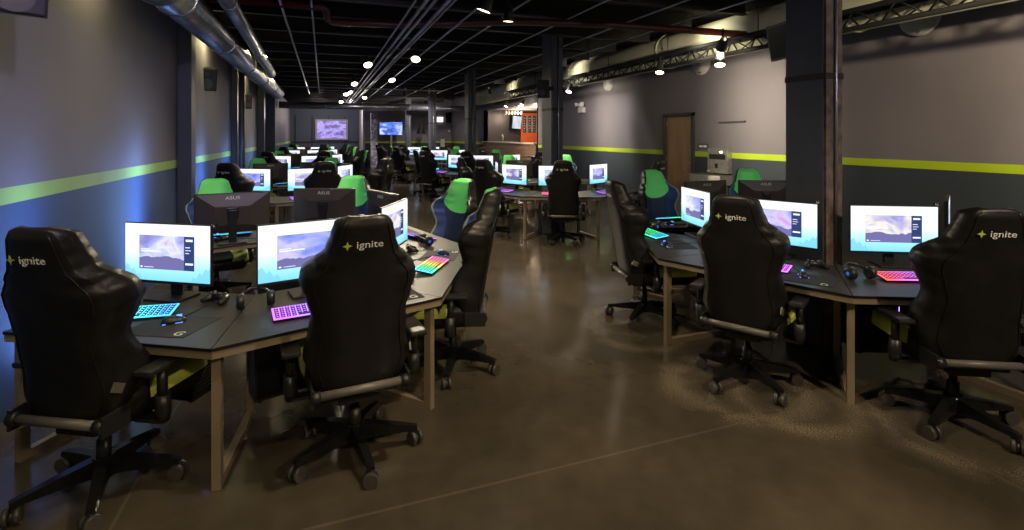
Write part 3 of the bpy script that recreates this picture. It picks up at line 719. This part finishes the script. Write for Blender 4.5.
# ------------------------------------------------------------------ columns
def hcolumn(u,v,s,label,conduit=True,fl='colrust'):
    root=empty('steel_column',label,'column',(u,v,0),0,'steel columns down the hall')
    mb=MB().use(M['colblue']); mb.box((-s*.55,-s*1.05,0),(s*.30,s*1.1,TOP)); mb.build('painted_cladding',None,root)
    mb=MB().use(M[fl]); mb.box((-s*.50,-s*1.2,0),(-s*.02,-s*1.05,TOP)); mb.box((s*.14,-s*1.2,0),(s*.58,-s*1.05,TOP)); mb.box((-s*.02,-s*1.10,0),(s*.14,-s*1.05,TOP)); mb.box((s*.48,-s*1.05,0),(s*.58,s*1.1,TOP)); mb.build('steel_flange',None,root)
    if conduit: MB().use(M['conduit']).tube([(s*.10,-s*1.24,0),(s*.10,-s*1.24,TOP)],.012,8).build('conduit',None,root)
    mb=MB().use(M['joist']); mb.box((-s*.6,-s*1.24,2.25),(s*.63,s*1.14,2.30)); mb.build('clamp_band',None,root)
    return root
CN=['nearest one in the right cluster','second one back','third one back','fourth one back','farthest one']
CU=4.15
CXS=[(812,4.5,.17),(552,None,.20),(470,None,.20),(432,None,.20),(408,None,.20)]
for k,(x,Zc,s) in enumerate(CXS):
    t=(x-512)/F
    if Zc is None: Zc=CU/(CY*t+SY)
    u,v=C(t*Zc,Zc)
    hcolumn(u,v,s,'slate blue steel column with conduit, %s'%CN[k],True,'colrust' if k==0 else 'coldark')
# posts and pilasters along the left wall
for k,(x0,x1,uo) in enumerate(((177,192,.17),(231,240,.12),(257,262,.2),(264,273,.34))):
    pu=UL+uo; a=onu(x0,150,UL)[1]; b=onu(x1,150,pu)[1]
    lab=['wide dark wall pilaster, nearest on the left wall','slim dark pipe-like post on left wall, second','narrow dark post on left wall, third','grey post beside the stage on left wall, farthest'][k]
    v=a
    o=MB().use(M['frame' if k in (1,2) else 'colblue' if k==3 else 'signdark']).box((0,0,0),(uo,.25 if k!=1 else .12,TOP),.01).build('wall_pilaster',None,None,(UL,v,0)); tag(o,lab,'pilaster','pilasters along the left wall')
    if k==1:
        o=MB().use(M['frame']).tube([(0,0,0),(0,0,TOP)],.06,12).build('drain_pipe',None,None,(UL+.22,v-.1,0)); tag(o,'dark round vertical pipe beside slim post on left wall','pipe')

# ------------------------------------------------------------------ ceiling furniture
JW=6.15-UL
for k in range(26):
    v=1.2+k*1.25
    mb=MB().use(M['joist']); mb.box((0,0,.28),(JW,.10,.30)); mb.box((0,.045,.02),(JW,.055,.28)); mb.box((0,0,0),(JW,.10,.02))
    o=mb.build('trim_%d'%(k+1),None,None,(UL,v,TOP-.31)); struct(o)
def duct(name,pts,r,m,label,cat,parts=(),n=24,seam=None):
    P=[Vector(p) for p in pts]; o0=P[0]
    root=empty(name,label,cat,o0)
    MB().use(M[m]).tube([p-o0 for p in P],r,n).build('pipe_run',None,root)
    if seam:
        L=(P[-1]-P[0]).length; d=(P[-1]-P[0]).normalized(); k=seam
        while k<L: MB().use(M[m]).tube([d*(k-.02),d*(k+.02)],r*1.06,n).build('joint_collar',None,root); k+=seam
    return root
duct('spiral_duct',[(-1.34,1.0,3.115),(-1.34,17.9,3.115)],.18,'galv','large spiral metal duct along the left wall ceiling','duct',seam=2.4)
e=C((266-512)/F*11.1,11.1); s=(-.98,4.2)
duct('small_duct',[(-.93,3.2,3.30),(-1.02,12.0,3.09)],.085,'galv','smaller metal duct running beside the large spiral duct','duct',seam=3.1)
duct('duct_strap_box',[(-1.34,5.0,3.115),(-1.34,5.25,3.115)],.215,'grey','short boxed collar wrapped round the spiral duct','collar') 
duct('cross_duct',[(-1.8,24.6,3.12),(3.9,24.6,3.12)],.15,'galv','horizontal metal duct crossing the hall far back','duct',seam=1.9)
duct('cross_duct',[(3.95,25.6,3.16),(UR,25.6,3.16)],.13,'galv','short horizontal duct far back, right of the columns','duct')
duct('supply_duct',[(6.75,VB+.1,3.52),(6.75,A1-1.0,3.52)],.34,'duct','large olive wrapped duct along right wall under ceiling','duct',seam=4.0)
# red sprinkler main crossing
P1=onv(240,5,7.6)[:2]
def pt(x,y,Z): u,v=C((x-512)/F*Z,Z); return (u,v,H-(y-HY)/F*Z)
Z0=7.2
z=3.42
def atz(x,y,z): Z=(z-H)*F/(HY-y); u,v=C((x-512)/F*Z,Z); return (u,v,z)
rp=[atz(205,-2,3.62),atz(322,7,3.62),atz(326,9,3.58),atz(328,19,3.49),atz(333,22,3.47),atz(400,25,3.47),atz(520,21.5,3.47),atz(605,24.5,3.47),atz(683,29.7,3.46),atz(764,36,3.40)]
duct('sprinkler_main',rp,.055,'redpipe','dark red sprinkler pipe crossing under the ceiling','pipe',n=12)
# conduits running down the hall
for k,(u,zz,r,v0,v1,lab) in enumerate(((1.02,3.36,.014,2,27,'thin leftmost one of the bundle'),(1.14,3.36,.024,2,27,'thick one, second in the bundle'),(1.22,3.34,.02,2,27,'third in the bundle'),(1.36,3.33,.024,2,27,'fourth in the bundle'),(1.44,3.35,.016,2,27,'fifth in the bundle'),(1.78,3.34,.016,3,22,'lone line right of the bundle'),(2.6,3.60,.016,3,24,'lone line over the centre aisle'),(3.6,3.60,.014,2,24,'over the right row'),(4.6,3.60,.016,2,24,'second line over right row'),(-.55,3.60,.018,3,24,'line over the left row'),(-.15,3.60,.014,3,24,'second line over the left row'),(5.4,3.60,.014,2,22,'third line over right row'))):
    mb=MB().use(M['conduit']); mb.tube([(0,0,0),(0,v1-v0,0)],r,8)
    root=empty('ceiling_conduit','thin metal ceiling conduit, %s'%lab,'conduit',(u,v0,zz),0,'conduits under the ceiling'); o=mb.build('conduit_run',None,root)
    q=1.5+.4*(k%3)
    while q<v1-v0: MB().use(M['joist']).tube([(0,q,max(.02,TOP-.31-zz)),(0,q,0),(0,q+.001,-r*1.3)],.008,6).build('hanger',None,root); q+=2.5
o=MB().use(M['conduit']).tube([(0,0,0),(5.5,0,0)],.02,8).build('cross_conduit',None,None,(-1.7,17.3,3.3)); tag(o,'thin conduit crossing the hall beneath the far joists','conduit')
# lighting truss along right wall
root=empty('lighting_truss','long black lighting truss hung along the right wall','truss',(6.25,0,3.32)); tv0,tv1=-1.5,17.5
TR=[(-.12,0,.0),(.12,0,.0),(0,0,-.20)]
mb=MB().use(M['truss'])
for p in TR: mb.tube([(p[0],tv0,p[2]),(p[0],tv1,p[2])],.034,8)
mb.build('truss_chords',None,root)
mb=MB().use(M['truss']); k=tv0; i=0
while k<tv1-.25:
    for a,b in ((0,1),(1,2),(2,0)):
        A,B=(TR[a],TR[b]) if i%2 else (TR[b],TR[a]); mb.tube([(A[0],k,A[2]),(B[0],k+.25,B[2])],.012,5)
    k+=.25; i+=1
mb.build('truss_lacing',None,root)
k=tv0+1
while k<tv1: MB().use(M['joist']).tube([(0,k,0),(0,k,TOP-3.32)],.008,5).build('hanger_rod',None,root); k+=2.2
# spotlights
def spot(u,v,z,aim,label,power,on=True,col=(1,.84,.6),size=1.0,group='ceiling spotlights',cone=75,blend=.6):
    root=empty('ceiling_spotlight',label,'spotlight',(u,v,z),0,group); d=Vector(aim).normalized(); R=d.to_track_quat('-Z','Y').to_matrix().to_4x4()
    MB().use(M['plastic']).tube([(0,0,0),(0,0,.20)],.012,6).build('stem',None,root)
    o=MB().use(M['plastic']).tube([(0,0,.10),(0,0,.09),(0,0,-.02),(0,0,-.12)],[.03,.05*size,.062*size,.075*size],16,False).build('lamp_can',None,root); o.data.transform(R)
    o=MB().use(M['lamp'] if on else M['frame']).tube([(0,0,-.105),(0,0,-.112)],.068*size,16).build('lens',None,root); o.data.transform(R)
    if power:
        L=bpy.data.lights.new('spot_beam','SPOT'); L.energy=power; L.color=col; L.spot_size=math.radians(cone); L.spot_blend=blend; L.shadow_soft_size=.06
        q=bpy.data.objects.new('spot_beam',L); COL.objects.link(q); q.parent=root; q.location=d*.14; q.rotation_euler=d.to_track_quat('-Z','Y').to_euler()
    return root
def sp(x,y,z,aim,lab,pw,**k): u,v,zz=atz(x,y,z); return spot(u,v,zz,aim,lab,pw,**k)
WARM=(1,.80,.52)
sp(367,61,3.3,(.15,-.75,-1),'bright round ceiling spotlight left of conduit bundle, largest of them',160,cone=110,size=1.2)
sp(416,55,3.3,(-.2,-.7,-1),'bright round ceiling spotlight right of conduit bundle',160,cone=110,size=1.2)
sp(354,81,3.3,(.1,-.75,-1),'ceiling spotlight left of the conduit bundle, second back',120,cone=110,size=1.2)
sp(391,77,3.3,(.2,-.7,-1),'ceiling spotlight right of conduits, second back',120,cone=110,size=1.2)
sp(346,92,3.3,(0,-.7,-1),'ceiling spotlight left of the conduit bundle, third back',100,cone=110,size=1.2)
sp(349,90,3.32,(.4,-.7,-1),'ceiling spotlight close beside the third one, tilted right',0,size=1.15)
sp(365,95.5,3.3,(-.2,-.7,-1),'ceiling spotlight right of conduits, third back',100,cone=110,size=1.2)
sp(341,100,3.3,(0,-.8,-1),'ceiling spotlight far back left of conduits',120,cone=120,size=1.2)
sp(338,105,3.3,(0,-.8,-1),'farthest small ceiling spotlight left of conduits',0,size=1.15)
sp(487,1,3.3,(-.3,.2,-1),'ceiling spotlight at the top edge of view above aisle',170,cone=100,size=1.2)
# on the truss
for (x,y,z,aim,pw,lab) in ((723,43,3.05,(2.1,3.3,-1.6),230,'big black truss spotlight shining toward the aisle'),(720,58,2.88,(-.3,-.3,-1),0,'second lamp right below the big truss spotlight'),(570,88,2.95,(-.5,-.3,-1),120,'bright truss spotlight beside the second column'),(523,102,3.0,(-.5,-.2,-1),0,'small truss spotlight near the bar alcove'),(507,104,3.0,(-.5,-.2,-1),0,'farthest truss spotlight by the bar alcove'),(660,67,3.0,(-.3,-.3,-1),0,'tiny truss spotlight over the wooden door')):
    sp(x,y,z,aim,'%s'%lab,pw,cone=100)
# off-frame lamps of the same hall (above and behind the camera); violet and bar-counter ones are added fill
for (u,v,aim,pw,col,cone,lab) in ((5.0,.8,(2.3,2.4,-1.1),440,(1,.82,.52),75,'wall washing ceiling spotlight above the right wall'),
    (3.0,-.5,(-.1,.55,-1),200,WARM,100,'warm ceiling spotlight above camera'),(1.2,2.2,(0,.2,-1),150,WARM,100,'warm ceiling spotlight over the near aisle'),
    (0.2,-1.2,(-.3,.6,-1),120,WARM,100,'warm ceiling spotlight behind camera'),
    (2.3,6.4,(0,.1,-1),170,WARM,100,'warm ceiling spotlight over the aisle middle'),
    (-.1,1.6,(-1,1.9,-.25),120,(.60,.54,1),115,'added violet fill spotlight, out of view, aimed at left wall'),  # added to tint the left wall and spiral duct
    (4.2,-1.0,(1.2,3.2,-1.1),100,(.95,.85,.9),100,'neutral ceiling spotlight behind camera on the right'),
    (5.2,11.5,(.7,.6,-1),110,(.95,.85,.85),120,'ceiling spotlight over the right wall side'),
    (5.6,17.6,(.6,.8,-1),260,WARM,100,'added fill spotlight aimed at the bar counter'),  # added to brighten the wooden counter front
    (2.8,19,(0,.8,-1),260,(1,.88,.8),130,'ceiling spotlight over the far aisle'),
    (4.5,24,(0,.9,-.8),220,(1,.88,.8),130,'ceiling spotlight before the far wall')):
    spot(u,v,3.4,aim,lab,pw,col=col,cone=cone)
# hanging speakers / screens on brackets
def cab(name,x0,x1,y0,y1,Z,rot,label,cat,d=.30):
    X=((x0+x1)/2-512)/F*Z; u,v=C(X,Z); z=H-((y0+y1)/2-HY)/F*Z; w=(x1-x0)/F*Z; h=(y1-y0)/F*Z
    root=empty(name,label,cat,(u,v,z)); root.rotation_euler=rot
    mb=MB().use(M['plastic']); mb.extr([(-w/2,0),(w/2,0),(w*.32,d),(-w*.32,d)],lambda x,y:(x,y,-h/2),lambda x,y:(x,y,h/2)); mb.build('cabinet',None,root)
    mb=MB().use(M['frame']); mb.box((-w*.44,-.012,-h*.46),(w*.44,0,h*.46),.004); mb.build('grille',None,root)
    MB().use(M['grey']).tube([(0,-.013,-h*.2),(0,-.016,-h*.2)],w*.30,18).build('bass_driver',None,root); MB().use(M['grey']).tube([(0,-.013,h*.25),(0,-.016,h*.25)],w*.12,14).build('treble_driver',None,root)
    mb=MB().use(M['plastic']); mb.box((-.03,d,-.04),(.03,d+.22,.04)); mb.build('bracket',None,root); return root
cab('wall_speaker',197,216,68,91,8.6,(.22,0,.45),'black loudspeaker tilted on left wall bracket, nearest one','speaker',.2)
cab('wall_speaker',-14,42,-48,13,2.75,(.12,0,.75),'black loudspeaker high at the top left corner, only its underside in view','speaker',.12)
cab('wall_speaker',244,252,95,109,13.2,(.22,0,.45),'black loudspeaker on left wall bracket, farther small one','speaker',.2)
cab('wall_speaker',537,547,80,98,9.2,(.1,0,-.9),'black loudspeaker bracketed on the second column','speaker',.18)
tv('hanging_screen',pt(786,40,4.75),(.18,0,-1.75),.5,.34,'menuscreen','dark screen tilted on bracket beside nearest column')
for c in COL.objects:
    if c.name.startswith('screen') and c.parent and c.parent.name=='hanging_screen': c.data.materials[0]=M['gloss']
# far end
p=onv(315,119,33.85); q=onv(348,140,33.85)
root=empty('projection_screen','framed projection screen showing a purple picture on the stage wall','screen',((p[0]+q[0])/2,33.85,(p[2]+q[2])/2)); w=(q[0]-p[0])/2; h=(p[2]-q[2])/2
MB().use(M['cream']).box((-w,0,-h),(w,.06,h),.01).build('screen_frame',None,root)
me=bpy.data.meshes.new('picture'); a=w*.88;b=h*.84
me.from_pydata([(-a,-.005,-b),(a,-.005,-b),(a,-.005,b),(-a,-.005,b)],[],[(0,1,2,3)]); uv=me.uv_layers.new(name='UVMap')
for i,c in enumerate(((0,0),(1,0),(1,1),(0,1))): uv.data[i].uv=c
me.materials.append(M['projection']); s=bpy.data.objects.new('picture',me); COL.objects.link(s); s.parent=root
P=onv(391,128.5,28.5)
t=tv('television',P,(0,0,-.3),1.25,.72,'tvpic','wide television glowing blue on a floor stand far back')
MB().use(M['steel']).box((-.04,.06,-P[2]+.03),(.04,.12,-.1)).build('stand_pole',None,t); MB().use(M['plastic']).box((-.4,-.15,-P[2]),(.4,.3,-P[2]+.03)).build('stand_base',None,t)
t=tv('wall_screen',onv(456,117.5,30.5),(0,0,0),1.25,.62,'menuscreen','dark wide wall screen at the far end wall')
for c in COL.objects:
    if c.type=='MESH' and c.parent==t and c.name.startswith('screen'): c.data.materials[0]=M['gloss']
def farbox(name,x0,x1,y0,y1,v,m,label,cat,d=.04,group=None):
    p=onv(x0,y0,v);q=onv(x1,y1,v); o=MB().use(M[m]).box((0,-d,0),(q[0]-p[0],0,abs(p[2]-q[2]))).build(name,None,None,(p[0],v,min(p[2],q[2]))); tag(o,label,cat,group); return o
M['signglow']=emit('sign_glow',(1,.9,.85),1.1); M['cyanglow']=emit('cyan_sign_glow',(.35,.9,.85),1.0); M['redink']=emit('red_sign_ink',(1,.05,.03),.8)
o=farbox('exit_sign',437,443,117,122,30.5,'signglow','lit white exit sign with red letters on far wall','exit sign')
t=textmesh('EXIT',.15,'sign_letters',M['redink'],o,.002); t.data.transform(Matrix.Translation((.17,-.045,.14))@Matrix.Rotation(PI/2,4,'X'))
farbox('poster',422,427,135,143,30.55,'cream','small pale poster on the far wall under pendant lamp','poster')
farbox('glazed_notice',440.5,444.5,139,147,30.5,'whitepaint','pale notice board standing at the far wall','notice')
farbox('far_cabinet_screen',278,284,132,137,33.9,'cyanglow','small cyan lit sign on the stage wall left side','sign')
farbox('wall_box',448,450,130,132,30.5,'whitepaint','tiny white box on the far wall','wall box')
p=atz(421,115,2.9); p=onv(421,129,27.5); root=empty('pendant_lamp','black cone pendant lamp hanging far back beside the column','pendant lamp',p)
MB().use(M['plastic']).tube([(0,0,-.25),(0,0,-.1),(0,0,.15),(0,0,.3)],[.28,.2,.1,.05],18,False).build('shade',None,root); MB().use(M['plastic']).tube([(0,0,.3),(0,0,TOP-p[2])],.01,6).build('cord',None,root); MB().use(M['lamp']).tube([(0,0,-.2),(0,0,-.20)],.1,12).build('bulb',None,root)
# pale speckled column beside stage
p=onv(374,120,29.9); o=None
t_=NT('speckled_wrap'); vv=t_.new('ShaderNodeTexVoronoi'); vv.inputs['Scale'].default_value=7; t_.l.new(t_.coord(),vv.inputs[0]); t_.l.new(t_.ramp(vv.outputs['Distance'],[(.3,(.85,.8,.9)),(.6,(.35,.3,.42))]),t_.b.inputs['Base Color']); M['speck']=t_.m
o=MB().use(M['speck']).box((-.17,-.17,0),(.17,.17,3.05)).build('wrapped_column',None,None,(p[0],29.9,0)); tag(o,'pale speckled square column beside the stage opening','column')
# tall stools / people-height tables near the far end are dark tables
for k,(x,Zf,lab) in enumerate(((532,17.5,'beside the second column'),)):
    u,v=C((x-512)/F*Zf,Zf); root=empty('high_table','small dark high table %s near the bar'%lab,'table',(u,v,0))
    MB().use(M['plastic']).tube([(0,0,1.05),(0,0,1.09)],.34,24).build('tabletop',None,root); MB().use(M['plastic']).tube([(0,0,.02),(0,0,1.05)],.04,12).build('pedestal',None,root); MB().use(M['plastic']).tube([(0,0,0),(0,0,.03)],.25,20).build('foot',None,root)

# seat number tabs on nearest monitors
for (x,y,Z,t,w) in ((213.5,226,3.21,'E6','left wall front seat'),(361,217,3.53,'E5','front aisle corner seat of left row'),(817,202.5,4.2,'A4','right row aisle corner seat'),(936,204.5,4.03,'A3','right row front middle seat')):
    tagclip(x,y,Z,t,w)

# ------------------------------------------------------------------ lights
def area(name,loc,aim,size,power,col,sy=None):
    L=bpy.data.lights.new(name,'AREA'); L.energy=power; L.color=col; L.size=size
    if sy: L.shape='RECTANGLE'; L.size_y=sy
    if name.startswith('duct'): L.spread=math.radians(95)
    o=bpy.data.objects.new(name,L); COL.objects.link(o); o.location=loc; o.rotation_euler=Vector(aim).to_track_quat('-Z','Y').to_euler(); return o
W=bpy.data.worlds.new('world'); SC.world=W; W.use_nodes=True; W.node_tree.nodes['Background'].inputs[0].default_value=(.5,.5,.65,1); W.node_tree.nodes['Background'].inputs[1].default_value=.03
def point(name,loc,power,col,r=.1):
    L=bpy.data.lights.new(name,'POINT'); L.energy=power; L.color=col; L.shadow_soft_size=r
    o=bpy.data.objects.new(name,L); COL.objects.link(o); o.location=loc; return o
# bar alcove lamps
for k in range(3): point('bar_lamp_light',(UR+1.3,A0+1.2+k*1.9,zs-.3),40,(1,.76,.56),.15)
# added point lights without fixtures, brightening the stage end
point('stage_fill_light',(-.2,31,3.0),60,(1,.85,.7),.1); point('stage_fill_light',(1.2,31,3.0),60,(.85,.8,1),.1)
# added warm area lights without fixtures, brightening the wrapped duct
for v in (2,7.2,12.4,17.5): 
    o=area('duct_wash_light',(5.75,v,3.66),(.9,0,-.12),.2,30,(1,.92,.68),5.0)
# added lights without fixtures: blue wash near left wall, olive wash over it
for (v,pw) in ((4.3,4),(6.5,9),(9.6,7),(12.0,5),(16,4)): area('blue_wash_light',(-1.58,v,.95),(-1,0,.25),.08,pw,(.22,.42,1),1.3)
for v in (2.0,5.2,9.8,14.5): area('olive_wash_light',(-1.6,v,3.38),(-.35,0,-1),.08,26,(1,.88,.45),1.6)

# camera
cam=bpy.data.cameras.new('camera'); co=bpy.data.objects.new('camera',cam); COL.objects.link(co)
cam.sensor_width=36; cam.sensor_fit='HORIZONTAL'; cam.lens=36*F/1024; cam.shift_y=-(265-HY)/1024; cam.clip_start=.05; cam.clip_end=200
co.location=(0,0,H); co.rotation_euler=(PI/2,0,-YAW); SC.camera=co
for k,p in PROTO.items():
    if k not in USED:
        def rm(o):
            for c in list(COL.objects):
                if c.parent==o: rm(c)
            bpy.data.objects.remove(o)
        rm(p)
SC.view_settings.view_transform='Standard'; SC.view_settings.look='None'; SC.view_settings.exposure=.55; SC.view_settings.gamma=1; SC.view_settings.use_curve_mapping=False
